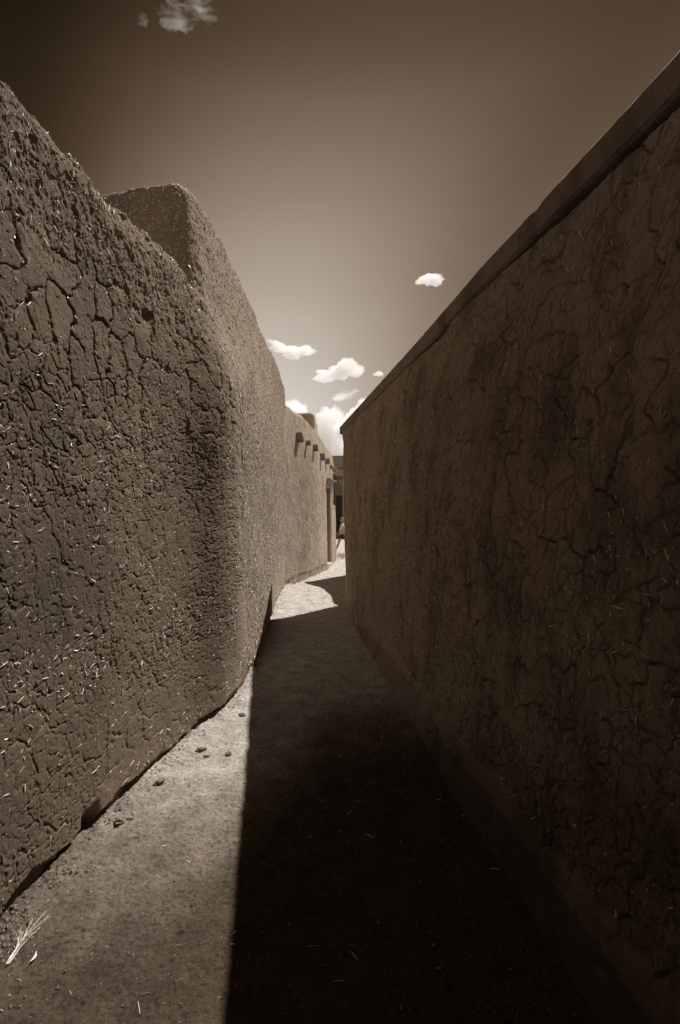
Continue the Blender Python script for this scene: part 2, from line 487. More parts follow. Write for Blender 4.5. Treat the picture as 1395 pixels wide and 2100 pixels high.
def ground_mat():
    m, t, b = newmat('packed_earth')
    g = nd(t, 'ShaderNodeNewGeometry')
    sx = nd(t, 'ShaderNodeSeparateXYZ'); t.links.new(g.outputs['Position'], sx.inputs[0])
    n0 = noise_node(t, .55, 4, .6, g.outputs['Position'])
    dist = nd(t, 'ShaderNodeMath', operation='MULTIPLY_ADD')      # corner falloff painted in: earth darkened up close, paler beyond, edge broken up
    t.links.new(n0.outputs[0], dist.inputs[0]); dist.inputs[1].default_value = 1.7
    lane = nd(t, 'ShaderNodeMapRange', interpolation_type='SMOOTHSTEP')      # shade painted darker over the middle and right of the lane
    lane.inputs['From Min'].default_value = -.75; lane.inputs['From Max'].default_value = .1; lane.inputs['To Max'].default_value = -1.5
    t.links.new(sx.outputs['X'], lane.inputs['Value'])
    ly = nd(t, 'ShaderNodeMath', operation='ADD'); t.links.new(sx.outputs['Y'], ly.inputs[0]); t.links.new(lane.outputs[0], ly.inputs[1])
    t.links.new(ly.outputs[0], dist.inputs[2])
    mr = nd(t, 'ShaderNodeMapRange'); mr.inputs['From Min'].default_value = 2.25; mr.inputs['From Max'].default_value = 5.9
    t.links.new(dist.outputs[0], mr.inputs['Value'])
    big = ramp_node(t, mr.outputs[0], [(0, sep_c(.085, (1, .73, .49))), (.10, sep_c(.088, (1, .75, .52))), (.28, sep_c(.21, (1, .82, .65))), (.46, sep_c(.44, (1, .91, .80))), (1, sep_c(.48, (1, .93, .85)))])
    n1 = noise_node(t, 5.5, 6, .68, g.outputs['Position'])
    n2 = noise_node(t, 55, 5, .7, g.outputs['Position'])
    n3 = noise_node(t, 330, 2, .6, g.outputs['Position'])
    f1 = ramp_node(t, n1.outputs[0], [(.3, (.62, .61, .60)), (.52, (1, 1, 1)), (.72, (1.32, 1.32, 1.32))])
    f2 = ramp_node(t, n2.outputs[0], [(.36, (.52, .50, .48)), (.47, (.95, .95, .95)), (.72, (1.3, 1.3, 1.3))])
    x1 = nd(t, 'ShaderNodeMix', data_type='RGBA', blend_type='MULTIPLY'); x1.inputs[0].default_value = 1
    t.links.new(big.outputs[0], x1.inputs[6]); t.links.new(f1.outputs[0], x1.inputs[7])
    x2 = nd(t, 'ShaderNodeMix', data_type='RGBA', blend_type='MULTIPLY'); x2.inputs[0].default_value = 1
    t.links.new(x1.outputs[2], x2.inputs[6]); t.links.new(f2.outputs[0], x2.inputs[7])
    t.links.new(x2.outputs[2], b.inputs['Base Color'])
    b.inputs['Roughness'].default_value = .95
    b1 = nd(t, 'ShaderNodeBump'); b1.inputs['Strength'].default_value = .9; b1.inputs['Distance'].default_value = .014
    t.links.new(n2.outputs[0], b1.inputs['Height'])
    b2 = nd(t, 'ShaderNodeBump'); b2.inputs['Strength'].default_value = 1.0; b2.inputs['Distance'].default_value = .005
    t.links.new(n3.outputs[0], b2.inputs['Height']); t.links.new(b1.outputs[0], b2.inputs['Normal'])
    t.links.new(b2.outputs[0], b.inputs['Normal'])
    return m
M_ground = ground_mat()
M_clod = clay_mat('dry_clod', .24, .3, .6)

# ------------------------------------------------------------------ plan of the lane
PATH_A = [(-1.62, -7), (-1.42, -2), (-1.35, .6), (-1.305, 1.96), (-1.256, 2.52), (-1.15, 3.28), (-1.07, 3.74), (-.975, 4.0), (-.905, 4.22), (-.865, 4.55), (-.90, 4.95), (-1.05, 5.3)]
PATH_B = [(-7, 4.4), (-2.4, 4.36), (-1.7, 4.30), (-1.28, 4.20), (-.99, 4.18), (-.885, 4.42), (-.882, 4.9), (-.905, 5.67), (-1.02, 7.4), (-1.11, 8.81), (-1.17, 10.4), (-1.24, 11.6), (-1.6, 11.9), (-7, 12)]
PATH_C = [(-7, 10.6), (-1.7, 10.7), (-1.3, 10.9), (-1.17, 11.5), (-1.04, 12.3), (-.73, 13.4), (-.53, 14.5), (-.37, 15.6), (-.24, 16.6), (-.13, 17.5), (-.13, 18.3), (-.35, 18.9), (-1.2, 19.4), (-7, 19.8)]
PATH_R = [(7, 9.85), (.9, 9.33), (.28, 9.24), (.075, 9.16), (.10, 8.7), (.27, 6.98), (.45, 5.42), (.63, 3.7), (.72, 2.73), (.80, 2.2), (.99, .3), (1.35, -3), (1.75, -7)]

def x_on(path, y, n=3):
    P = chaikin(path, n)
    m = np.argsort(P[:, 1])
    return float(np.interp(y, P[m, 1], P[m, 0]))

# ------------------------------------------------------------------ ground
def ground():
    xs = np.r_[-900, -300, -100, -40, -15, -7, -4, -2.5, np.arange(-1.7, 1.2, .0065), 1.6, 2.5, 4, 7, 15, 40, 100, 300, 900]
    ys = [-300, -100, -40, -15, -7, -3, -1, 0, .6, 1.0]
    y = 1.3
    while y < 45:
        ys.append(y); y += max(.0045, .00042 * y * y)
    ys = np.r_[ys, 60, 100, 200, 400, 900]
    X, Y = np.meshgrid(xs, ys, indexing='ij')
    near = sstep(20, 12, Y) * sstep(-2.4, -1.8, X) * sstep(1.9, 1.5, X)
    Z = fbm(X * .8, Y * .8, 3, 3) * .018 + fbm(X * 3.1, Y * 2.4, 4, 3) * .009 + fbm(X * 7, Y * 7, 9, 4) * .006
    Z += fbm(X * 38, Y * 38, 21, 3, .6) * .0045 + np.minimum(0, fbm(X * 15, Y * 15, 23, 3) + .25) * .012 + fbm(X * 75, Y * 75, 24, 2) * .002
    lump = fbm(X * 22, Y * 22, 33, 2)
    Z += np.maximum(0, lump - .38) * .014
    # loose dirt drifted against the foot of the left walls
    PA = chaikin(PATH_A[:-2] + PATH_B[6:12], 2); m = np.argsort(PA[:, 1])
    foot = np.interp(Y, PA[m, 1], PA[m, 0])
    dd = X - foot
    Z += .035 * np.exp(-(np.maximum(dd, 0) / .13) ** 2) * (.5 + .7 * fbm(X * 5, Y * 5, 50, 3)) * sstep(1.0, 2.5, Y)
    Z += np.exp(-(np.maximum(dd, 0) / .10) ** 2) * fbm(X * 40, Y * 40, 55, 3) * .012
    # bootprint ribs pressed into the near dirt
    rx = (X + .38) / .06; ry = (Y - 1.93) / .09
    Z -= np.exp(-(rx ** 2 + ry ** 2) ** 2) * (.0035 + .003 * np.sin(Y * 330 + X * 60))
    Z = Z * near
    # low mound at the mouth of the lane
    Z += .10 * np.exp(-((X - .25) / .8) ** 2 - ((Y - 18.3) / .5) ** 2)
    Z += fbm(X * .05, Y * .05, 70, 3) * .02 * sstep(25, 60, np.hypot(X, Y)) 
    me = mesh_np('ground', np.stack([X, Y, Z], -1).reshape(-1, 3), grid_faces(len(xs), len(ys)))
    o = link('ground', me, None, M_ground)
    tag(o, 'packed dusty earth floor of the lane', 'ground', kind='structure')
    return xs, ys, Z
gx, gy, GZ = ground()
def ground_z(x, y):
    i = np.clip(np.searchsorted(gx, x), 1, len(gx) - 1); j = np.clip(np.searchsorted(gy, y), 1, len(gy) - 1)
    return GZ[i, j]

# ------------------------------------------------------------------ low cracked wall (left, nearest)
def stepA(x, y):
    if y < .8: return .12
    if y < 1.5: return .02
    return max(.0028, .0032 * y * y / 4) if y < 4.8 else .02

def H_A(x, y, s):
    return np.interp(y, [0, 1.5, 2, 2.9, 3.8, 4.25, 4.8, 5.2], [3.5, 3.54, 3.53, 3.47, 3.54, 3.50, 3.30, 3.2]) + .02 * np.sin(y * 5.7) + .035 * fbm(y * 1.6, y * 0, 5, 3) + .04 * fbm(y * 7, y * 0, 6, 3) + .022 * fbm(y * 30, y * 0, 7, 3, .65)

# set-back of the shared corner of the two left walls by height (they grow together there)
CZ = [0, 2.4, 2.75, 2.95, 3.2, 3.55, 3.9, 4.4]
CD = [0, .015, .035, .075, .165, .27, .31, .345]
def prof_A(x, y, t):
    t = np.clip(t, 0, 1.2)
    k_ = sstep(3.55, 4.2, y)
    return (1 - k_) * (.10 * t + .16 * np.maximum(0, t - .72) ** 1.5) + k_ * np.interp(t * 3.5, CZ, CD)

def disp_A(u, v, H, x, y):
    near = sstep(.2, 1.2, y)
    top = sstep(1.9, 2.6, v); para = sstep(2.75, 3.1, v - (3.33 - H) * .5)
    h = fbm(u * 1.2, v * 1.2, 1, 3) * .018 + fbm(u * 6, v * 5, 2, 3) * .004
    big = crack_layer(u, v, .20, .0050, .023, 101, sx=.9, warp=.42, thr=.05, tilt=.006)
    mid = crack_layer(u, v, .082, .0032, .0098, 202, sx=.85, warp=.40, thr=0.0, tilt=.0016, sh=.10)
    sml = crack_layer(u, v, .040, .0023, .0055, 303, sx=.85, warp=.42, thr=.15, tilt=.0006, sh=.1)
    low = sstep(.9, .35, v)
    amt = .45 + .85 * sstep(.2, .75, vnoise(u * 1.6, v * 1.5, 8) + .35 * (vnoise(u * 5, v * 5, 18) - .5))
    h = h + near * (big * (.25 + .85 * top) * (1 - .7 * para) + mid * (.35 + .65 * (1 - top)) * amt * (1 - .6 * low) + sml * (1 - .5 * top) * amt * (1 - .3 * low))
    # coarse, straw-matted parapet
    rough = fbm(u * 24, v * 14, 12, 4, .62) * .013 + fbm(u * 70, v * 40, 13, 2) * .004
    h = h + near * rough * (.12 + 1.0 * para)
    pit = np.maximum(0, fbm(u * 3.2, v * 4.2, 14, 3) - .42)
    h = h - near * pit * .12 * (.08 + .9 * para)
    # eroded, undercut foot
    foot = sstep(.085, .055, v - .05 * fbm(u * 4.5, v * 0, 15, 4))
    h = h - foot * (.042 + .03 * fbm(u * 4, v * 0, 16, 3))
    # a broken-out bite at the foot
    bite = np.exp(-((y - 2.56) / .06) ** 4 - ((v - .04) / .075) ** 4)
    h = h - bite * .06
    return h

wallA = empty('adobe_wall', (-1.35, 1.0, 0), 'lower adobe wall of dark cracked mud plaster with straw flecks, nearest on the left', 'wall')
meA, PA_, NA_, BA_, nA = adobe_surface('cracked_face', PATH_A, stepA, H_A, prof_A, .0040, disp_A, round_r=.20, thick=.6, sdir=(1.0, 0.0))
oA = link('plaster', meA, wallA, M_near)
straw = straw_mesh('straw', PA_[:, :nA], NA_[:, :nA], 8500, .006, .042, .0042,
                   lambda P: ((P[..., 1] > 1.2) & (P[..., 1] < 4.4)) * (.35 + 1.1 * sstep(2.7, 3.1, P[..., 2]) + 1.6 * sstep(.25, .8, fbm(P[..., 1] * 2.4, P[..., 2] * 2.4, 77, 3) + .4)), seed=3)
tag(link('straw', straw, wallA, M_straw), kind='stuff')

# ------------------------------------------------------------------ tall house (left, middle)
def stepB(x, y):
    if x < -2.2: return .12
    if y < 4.7: return .006
    return min(.02, .006 + (y - 4.7) * .004) if x > -1.5 else .1

def H_B(x, y, s):
    return 4.38 + .035 * np.sin(y * 2.1 + 1) + .05 * fbm(y * .9 + x, y * 0, 25, 3) + .02 * fbm(y * 5 + x * 4, y * 0, 26, 2) + .02 * fbm(y * 11, y * 0, 27, 2) - .22 * sstep(10.9, 11.15, y)

def prof_B(x, y, t):
    t = np.clip(t, 0, 1.2)
    k_ = np.interp(y, [4.2, 5.7, 7.4, 8.8, 11], [.33, .30, .14, .05, -.01]) * sstep(-2.3, -1.25, x)
    w_ = sstep(5.6, 4.4, y)
    return k_ * (1 - w_) * (.18 * t + .82 * np.maximum(0, (t - .55) / .45) ** 1.3) + w_ * k_ / .345 * np.interp(t * 4.4, CZ, CD)

def disp_B(u, v, H, x, y):
    h = fbm(u * .9, v * .9, 31, 3) * .03 + fbm(u * 5, v * 4, 32, 3) * .009 + fbm(u * 30, v * 26, 33, 3, .6) * .0035
    c = crack_layer(u, v, .11, .006, .008, 404, sx=.75, warp=.5, thr=.35, tilt=.006)
    c2 = crack_layer(u, v, .05, .004, .005, 505, sx=.8, warp=.5, thr=.4, tilt=.003)
    am = sstep(-.15, .35, fbm(u * .8, v * .9, 36, 3))
    h = h + (c + c2) * (.25 + .75 * am) * sstep(9, 6, y)
    foot = sstep(.12, .02, v - .04 * fbm(u * 3.5, v * 0, 37, 4))
    h = h - foot * (.03 + .02 * fbm(u * 4, v * 0, 38, 3))
    # one long settling crack behind the corner
    h = h - .018 * np.exp(-((y - 4.63 - .03 * fbm(v * 2, v * 0, 39, 3)) / .007) ** 2) * sstep(3.4, 2.6, v) * (x > -1.3)
    return h

houseB = empty('adobe_house', (-3.0, 8.0, 0), 'taller sunlit adobe house with a straight high parapet behind the cracked wall', 'house')
meB, PB_, NB_, BB_, nB = adobe_surface('wall', PATH_B, stepB, H_B, prof_B, .0085, disp_B, round_r=.13, thick=.34, sdir=(1.0, 0.0))
link('wall', meB, houseB, M_tall)
straw = straw_mesh('straw', PB_[:, :nB], NB_[:, :nB], 20000, .008, .04, .0055,
                   lambda P: ((P[..., 0] > -2.1) & (P[..., 1] < 11.8)) * (.5 + 1.2 * sstep(3.6, 4.2, P[..., 2])), seed=5, vert=.4)
tag(link('straw', straw, houseB, M_straw), kind='stuff')

def roof_sheet(name, path, z, parent, mat, inset=.3):
    P = chaikin(path, 1)
    bm = bmesh.new()
    c = P.mean(0)
    lo = [bm.verts.new((p[0] + (c[0] - p[0]) * .02 - 0.0, p[1] + (c[1] - p[1]) * .03, z)) for p in P]
    bm.faces.new(lo)
    r = bmesh.ops.extrude_face_region(bm, geom=bm.faces[:])
    bmesh.ops.translate(bm, verts=[v for v in r['geom'] if isinstance(v, bmesh.types.BMVert)], vec=(0, 0, -.15))
    bmesh.ops.recalc_face_normals(bm, faces=bm.faces[:])
    me = bpy.data.meshes.new(name); bm.to_mesh(me); bm.free()
    return link(name, me, parent, mat)

def inset_path(path, d):
    P = np.array(path, float)
    s = np.r_[0, np.cumsum(np.linalg.norm(np.diff(P, axis=0), axis=1))]
    N = plan_normals(P, s)
    return (P - N * d).tolist()
roof_sheet('roof', inset_path(PATH_B, .55), 3.85, houseB, M_shade)

# ------------------------------------------------------------------ far house on the left, with roof beams and a door
def stepC(x, y):
    return .16 if x < -1.9 else .022

def H_C(x, y, s):
    return np.interp(y, [11, 12.0, 12.9, 14.7, 16.1, 17.5, 18.5], [4.2, 4.2, 4.15, 3.97, 3.80, 3.70, 3.5]) + .05 * fbm(y * 2, y * 0, 44, 3) + .035 * fbm(y * 9, y * 0, 45, 3)

def prof_C(x, y, t):
    t = np.clip(t, 0, 1.2)
    return .05 * t + .10 * np.maximum(0, (t - .7) / .3) ** 1.5

DOOR_Y0, DOOR_Y1, DOOR_H = 15.55, 16.35, 2.62
def disp_C(u, v, H, x, y):
    h = fbm(u * .9, v * .9, 51, 3) * .025 + fbm(u * 6, v * 5, 52, 3) * .007
    foot = sstep(.16, .02, v - .05 * fbm(u * 2.5, v * 0, 57, 4))
    h = h - foot * (.03 + .04 * fbm(u * 3, v * 3, 58, 3))
    # the doorway is a deep recess in the wall
    d = sstep(DOOR_Y0 - .02, DOOR_Y0 + .02, y) * sstep(DOOR_Y1 + .02, DOOR_Y1 - .02, y) * (v < DOOR_H + .03) * (x > -1)
    return h * (1 - d) - .20 * d

houseC = empty('adobe_house', (-2.5, 15.0, 0), 'pale far adobe house with stubs of roof beams and a dark narrow doorway', 'house')
meC, PC_, NC_, BC_, nC = adobe_surface('wall', PATH_C, stepC, H_C, prof_C, .016, disp_C, round_r=.16, thick=.5)
link('wall', meC, houseC, M_far)
straw = straw_mesh('straw', PC_[:, :nC], NC_[:, :nC], 8000, .012, .05, .008,
                   lambda P: ((P[..., 0] > -1.5) & (P[..., 1] > 11.3) & (P[..., 1] < 18.5)) * 1.0, seed=6, vert=.4)
tag(link('straw', straw, houseC, M_straw), kind='stuff')
roof_sheet('roof', inset_path(PATH_C, .6), 3.2, houseC, M_shade)

def block_mesh(name, lo, hi, r, amp, seed, n=26, taper=.0):
    """rounded, hand-plastered block with an uneven surface"""
    bm = bmesh.new()
    bmesh.ops.create_cube(bm, size=1)
    for v in bm.verts:
        v.co = Vector([lo[i] + (hi[i] - lo[i]) * (v.co[i] + .5) for i in range(3)])
    cx, cy = (lo[0] + hi[0]) / 2, (lo[1] + hi[1]) / 2
    for v in bm.verts:
        if v.co.z > lo[2] + 1e-4:
            v.co.x += (cx - v.co.x) * taper; v.co.y += (cy - v.co.y) * taper
    bmesh.ops.bevel(bm, geom=[e for e in bm.edges], offset=r, segments=5, affect='EDGES', profile=.5)
    bmesh.ops.triangulate(bm, faces=bm.faces[:])
    for _ in range(3):
        es = [e for e in bm.edges if e.calc_length() > max(r * .6, .12)]
        if not es: break
        bmesh.ops.subdivide_edges(bm, edges=es, cuts=1)
        bmesh.ops.triangulate(bm, faces=bm.faces[:])
    bm.normal_update()
    for v in bm.verts:
        v.co += v.normal * amp * mnoise.fractal(v.co * 1.8 + Vector((seed, 0, 0)), .8, 2.1, 4)
    for f in bm.faces: f.smooth = True
    me = bpy.data.meshes.new(name); bm.to_mesh(me); bm.free()
    return me
link('upper_storey', block_mesh('upper_storey', (-4.2, 15.0, 3.1), (-.70, 17.0, 4.62), .16, .04, 3, taper=.03), houseC, M_far)

# roof beams: short log stubs sticking out of the wall
def viga_mesh(r, L, seed, squash=1.15):
    bm = bmesh.new()
    nseg = 14; rings = 6
    rr = random.Random(seed)
    prev = None
    prof = [1 + rr.uniform(-.05, .05) for _ in range(nseg)]
    # along +X, from inside the wall to the sawn end
    xs_ = [-.25, -.02, L * .4, L * .8, L - .012, L]
    sc = [1, 1, .99, 1.0, .985, .93]
    for i, x in enumerate(xs_):
        ring = []
        for kk in range(nseg):
            a = 2 * math.pi * kk / nseg
            ca, sa = math.cos(a), math.sin(a)
            pwr = .72                                   # roughly squared log
            yy = math.copysign(abs(ca) ** pwr, ca); zz = math.copysign(abs(sa) ** pwr, sa)
            q = r * prof[kk] * sc[i]
            ring.append(bm.verts.new((x, yy * q * .8, zz * q * squash)))
        if prev:
            for kk in range(nseg):
                bm.faces.new((prev[kk], prev[(kk + 1) % nseg], ring[(kk + 1) % nseg], ring[kk]))
        prev = ring
    c = bm.verts.new((L - .004, 0, 0))
    for kk in range(nseg):
        bm.faces.new((prev[kk], prev[(kk + 1) % nseg], c))
    for f in bm.faces: f.smooth = True
    me = bpy.data.meshes.new('viga'); bm.to_mesh(me); bm.free()
    me.materials.append(M_viga)
    return me
VIG = [(12.55, 3.50, .118, .085), (13.2, 3.45, .06, .06), (13.88, 3.41, .09, .07), (14.8, 3.27, .10, .08), (15.7, 3.24, .09, .07), (16.45, 3.13, .06, .05), (17.1, 3.10, .085, .07)]
def c_dir(y):
    x0, x1 = x_on(PATH_C, y - .15), x_on(PATH_C, y + .15)
    t = Vector((x1 - x0, .3)).normalized()
    return t, Vector((t.y, -t.x))
for i, (y, z, r, L) in enumerate(VIG):
    t, n = c_dir(y)
    o = bpy.data.objects.new('viga', viga_mesh(r, L + .055, i)); COL.objects.link(o)
    o.parent = houseC
    x = x_on(PATH_C, y) - .075
    o.location = Vector((x, y, z)) - houseC.location
    o.rotation_euler = (0, random.uniform(-.03, .03), math.atan2(n.y, n.x))

def box_bm(bm, lo, hi):
    r = bmesh.ops.create_cube(bm, size=1)
    for v in r['verts']:
        v.co = Vector([lo[i] + (hi[i] - lo[i]) * (v.co[i] + .5) for i in range(3)])
    return r['verts']

def boxes(name, specs, mat, parent, bev=.006, rot=None, pivot=None):
    bm = bmesh.new()
    for lo, hi in specs: box_bm(bm, lo, hi)
    if bev: bmesh.ops.bevel(bm, geom=bm.edges[:], offset=bev, segments=2, affect='EDGES')
    if rot is not None:
        bmesh.ops.rotate(bm, verts=bm.verts[:], cent=pivot, matrix=rot)
    me = bpy.data.meshes.new(name); bm.to_mesh(me); bm.free()
    return link(name, me, parent, mat)

# door in local axes (x along the wall, y outwards), then turned into the wall
ym = (DOOR_Y0 + DOOR_Y1) / 2
t_, n_ = c_dir(ym)
xm = x_on(PATH_C, ym)
Mdoor = Matrix(((t_.x, n_.x, 0, xm), (t_.y, n_.y, 0, ym), (0, 0, 1, 0), (0, 0, 0, 1)))
def door_part(name, specs, mat, parent, bev=.008):
    bm = bmesh.new()
    for lo, hi in specs: box_bm(bm, lo, hi)
    bmesh.ops.bevel(bm, geom=bm.edges[:], offset=bev, segments=2, affect='EDGES')
    bmesh.ops.transform(bm, matrix=Mdoor, verts=bm.verts[:])
    bmesh.ops.recalc_face_normals(bm, faces=bm.faces[:])
    me = bpy.data.meshes.new(name); bm.to_mesh(me); bm.free()
    return link(name, me, parent, mat)
hw = .40
dr = door_part('door', [((-hw + .07 + i * .132, -.17, .10), (-hw + .07 + i * .132 + .126, -.13, 2.42)) for i in range(5)], M_door, houseC)
door_part('door_frame', [((-hw, -.19, .06), (-hw + .065, -.04, 2.5)), ((hw - .065, -.19, .06), (hw, -.04, 2.5)), ((-hw, -.19, 2.43), (hw, -.05, 2.52))], M_timber, dr)
door_part('lintel', [((-hw - .05, -.19, 2.525), (hw + .55, .02, 2.66)), ((-hw - .02, -.02, 2.665), (hw + .5, .10, 2.70))], M_timber, houseC)
door_part('threshold', [((-hw - .12, -.18, -.02), (hw - .25, .06, .095))], M_pale, houseC, .015)
# thin strip added for a dark line on the wall beyond the door
door_part('dark_strip', [((.88, -.01, 1.9), (.93, .05, 2.95))], M_door, houseC, .01)

# ------------------------------------------------------------------ house on the right, in shade
def stepR(x, y):
    if x > 1.4 and y > 5: return .12
    if y < .4: return .12
    if y < 1.0: return .02
    return max(.0038, .0024 * y * y / 3) if y < 8.6 else .012

COP_B, COP_T = 3.045, 3.19
def cop_x(y): return 1.157 - .155 * (y - 1.735) - .018 * np.exp(-(y - 3.2) ** 2)
def H_R(x, y, s): return COP_B - .01 + 0 * y

def prof_R(x, y, t):
    t = np.clip(t, 0, 1.2)
    bx = .80 - .098 * (y - 2.28)
    target = np.clip(cop_x(y) + .035 - bx, -.05, .45) * sstep(9.3, 8.9, y)
    return target * (.35 * t + .65 * t ** 1.8)

def disp_R(u, v, H, x, y):
    near = sstep(.2, 1.0, y) * sstep(9.3, 9.0, y)
    h = fbm(u * 1.1, v * 1.1, 61, 3) * .028 + fbm(u * 5, v * 4.2, 62, 4) * .004
    big = crack_layer(u, v, .19, .0040, .030, 606, sx=.85, warp=.40, thr=.0, tilt=.0040, sh=.12)
    mid = crack_layer(u, v, .082, .0036, .020, 707, sx=.8, warp=.42, thr=.05, tilt=.0028, sh=.12)
    sml = crack_layer(u, v, .040, .0028, .010, 717, sx=.8, warp=.42, thr=.2, tilt=.0010)
    pl = sstep(.26, .30, v + .05 * fbm(u * 3, v * 0, 66, 3))
    pit = np.maximum(0, fbm(u * 5, v * 3.2, 63, 3) - .3) * sstep(-.1, .4, fbm(u * .9, v * .7, 64, 2) + .2 - .25 * np.abs(v - 1.5))
    am = .3 + .8 * sstep(.25, .7, vnoise(u * 1.1, v * 1.2, 67) + .3 * (vnoise(u * 4, v * 4, 68) - .5))
    h = h + near * (big * am + mid * (1.35 - am * .7) + sml * (1.1 - am) + fbm(u * 26, v * 22, 69, 4, .62) * .006 + fbm(u * 70, v * 60, 65, 2, .6) * .0025) * (.15 + .85 * pl) - near * pit * .05 * pl
    # the smooth plinth stands a little proud
    h = h + near * (1 - pl) * .012
    return h

houseR = empty('adobe_house', (3.5, 4.0, 0), 'shaded adobe house with cracked plaster and a flat overhanging roof edge, filling the right side', 'house')
meR, PR_, NR_, BR_, nR = adobe_surface('wall', PATH_R, stepR, H_R, prof_R, .0050, disp_R, round_r=.03, thick=.5, zbot=-.06)
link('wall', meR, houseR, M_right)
straw = straw_mesh('straw', PR_[:, :nR], NR_[:, :nR], 11000, .006, .04, .0036,
                   lambda P: ((P[..., 1] > .8) & (P[..., 1] < 9.2) & (P[..., 2] > .3) & (P[..., 2] < 2.95)) * (.3 + 1.5 * sstep(-.1, .5, fbm(P[..., 1] * 1.6, P[..., 2] * 1.6, 78, 3))), seed=8)
tag(link('straw', straw, houseR, M_straw_dull), kind='stuff')

# smooth cement skirting along the foot of the wall
PATH_PL = [(1.37, -5.0), (1.02, -.6), (.875, .9), (.748, 2.2), (.672, 2.73), (.578, 3.7), (.398, 5.42), (.222, 6.98), (.10, 8.75)][::-1]
mePL, PPL, NPL, BPL, nPL = adobe_surface('plinth', PATH_PL, lambda x, y: .02 if y > .8 else .15, lambda x, y, s: .205 + .03 * fbm(y * 1.5, y * 0, 120, 3) + .015 * fbm(y * 7, y * 0, 121, 2),
                                         lambda x, y, t: .05 * np.clip(t, 0, 1.2), .012,
                                         lambda u, v, H, x, y: fbm(u * 1.5, v * 2, 122, 3) * .014 + fbm(u * 9, v * 9, 124, 3) * .003 + crack_layer(u, v, .6, .006, .012, 808, sx=.8, warp=.5, thr=.1), round_r=.05, thick=.14)
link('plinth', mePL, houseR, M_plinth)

def coping():
    # slab edge following the wall top, slightly wavy, with its own underside
    ys = np.r_[np.arange(9.22, 1.0, -.014), np.arange(1.0, -7.2, -.25)]
    prof = [(0.02, COP_B), (0.0, COP_B + .012), (-.004, COP_T - .02), (.012, COP_T), (.75, COP_T + .01), (.75, COP_B)]
    V = []
    for y in ys:
        w = .005 * mnoise.noise(Vector((y * 1.7, 3, 0)))
        for j, (d, z) in enumerate(prof):
            ch = max(0, mnoise.noise(Vector((y * 6.3, 40 + (j > 1) * 9, 0))) - .25) * (.030 if j in (1, 2, 3) else 0)
            d += ch * .5
            wz = ch * (.6 if j == 1 else -.5) + .004 * mnoise.noise(Vector((y * 2.3, 9 + j, 0))) + .003 * mnoise.noise(Vector((y * 9, 5 + j, 0)))
            V.append((cop_x(y) + d + w + .004 * mnoise.noise(Vector((y * 12, j, 3))), y, z + wz))
    m = len(prof); n = len(ys)
    F = []
    for i in range(n - 1):
        for j in range(m):
            F.append((i * m + j, i * m + (j + 1) % m, (i + 1) * m + (j + 1) % m, (i + 1) * m + j))
    me = bpy.data.meshes.new('coping')
    me.from_pydata(V, [], F + [tuple(range(m))[::-1], tuple(range((n - 1) * m, n * m))])
    me.update()
    o = link('coping', me, houseR, M_coping)
    return o
coping()
roof_sheet('roof', inset_path(PATH_R, .62), 3.0, houseR, M_shade)

# house beyond it, round the corner: its shadow falls across the lane
houseE = empty('adobe_house', (3.0, 12.4, 0), 'low adobe house with a rounded corner beyond the shaded right house', 'house')
PATH_E = [(7, 13.8), (1.2, 13.7), (.50, 13.66), (.26, 13.6), (.42, 13.3), (.70, 12.75), (.88, 12.1), (1.0, 11.4), (1.08, 10.4), (1.5, 9.98), (7, 10.1)]
meE, PE_, NE_, BE_, nE = adobe_surface('wall', PATH_E, lambda x, y: .05 if x < 2 else .3, lambda x, y, s: 3.08 + .03 * fbm(y * 2 + x, y * 0, 91, 2), lambda x, y, t: .04 * np.clip(t, 0, 1.2), .04,
                                       lambda u, v, H, x, y: fbm(u, v, 92, 3) * .03 + fbm(u * 6, v * 5, 93, 2) * .006, round_r=.15, thick=.5)
link('wall', meE, houseE, M_far)
roof_sheet('roof', inset_path(PATH_E, .55), 2.5, houseE, M_shade)

# added unseen block over the lane behind the camera, cutting sky light up close
blocker = empty('sky_blocker', (0, -3.2, 0), 'added unseen block over the lane behind the camera, shading its near end', 'house')
link('blocker_room', block_mesh('blocker_room', (-3.2, -6.6, 2.75), (3.4, -.55, 5.6), .12, .03, 15), blocker, M_shade)
for x in (-1.25, -.75, -.2, .35, .9):
    boxes('blocker_beam', [((x - .07, -6.4, 2.62), (x + .07, -.75, 2.76))], M_viga, blocker, .02)
link('blocker_wall', block_mesh('blocker_wall', (-2.4, -7.6, -.1), (2.6, -6.7, 5.2), .1, .02, 16), blocker, M_shade)

# ------------------------------------------------------------------ porch building far beyond the lane
PY = 36.0
porch = empty('porch_building', (0, PY, 0), 'distant shaded building with a timber porch in the gap ending the lane', 'building')
link('wall', block_mesh('wall', (-9, PY + 1.8, -.2), (9, PY + 8, 5.45), .12, .03, 9), porch, M_shade)
boxes('parapet', [((-9.1, PY - .25, 4.78), (9.1, PY + 2.2, 5.72))], M_shade, porch, .05)
boxes('beam', [((-9.2, PY - .34, 4.28), (9.2, PY - .02, 4.72))], M_timber, porch, .02)
boxes('cornice', [((-9.2, PY - .40, 4.722), (9.2, PY + .2, 4.778))], M_timber, porch, .01)
boxes('porch_floor', [((-9.2, PY - .5, -.1), (9.2, PY + 1.79, .30))], M_timber, porch, .02)
for x in (-7.5, -4.6, -1.9, .24, 3.3, 6.2):
    o = boxes('post', [((x - .07, PY - .25, .302), (x + .07, PY - .11, 4.278))], M_timber, porch, .01)
    s_ = boxes('bracket', [((x - .34, PY - .24, 3.82), (x + .34, PY - .12, 3.95))], M_timber, porch, .01,
               rot=Matrix.Rotation(R(58), 4, 'Y'), pivot=Vector((x - .2, PY - .18, 3.9)))
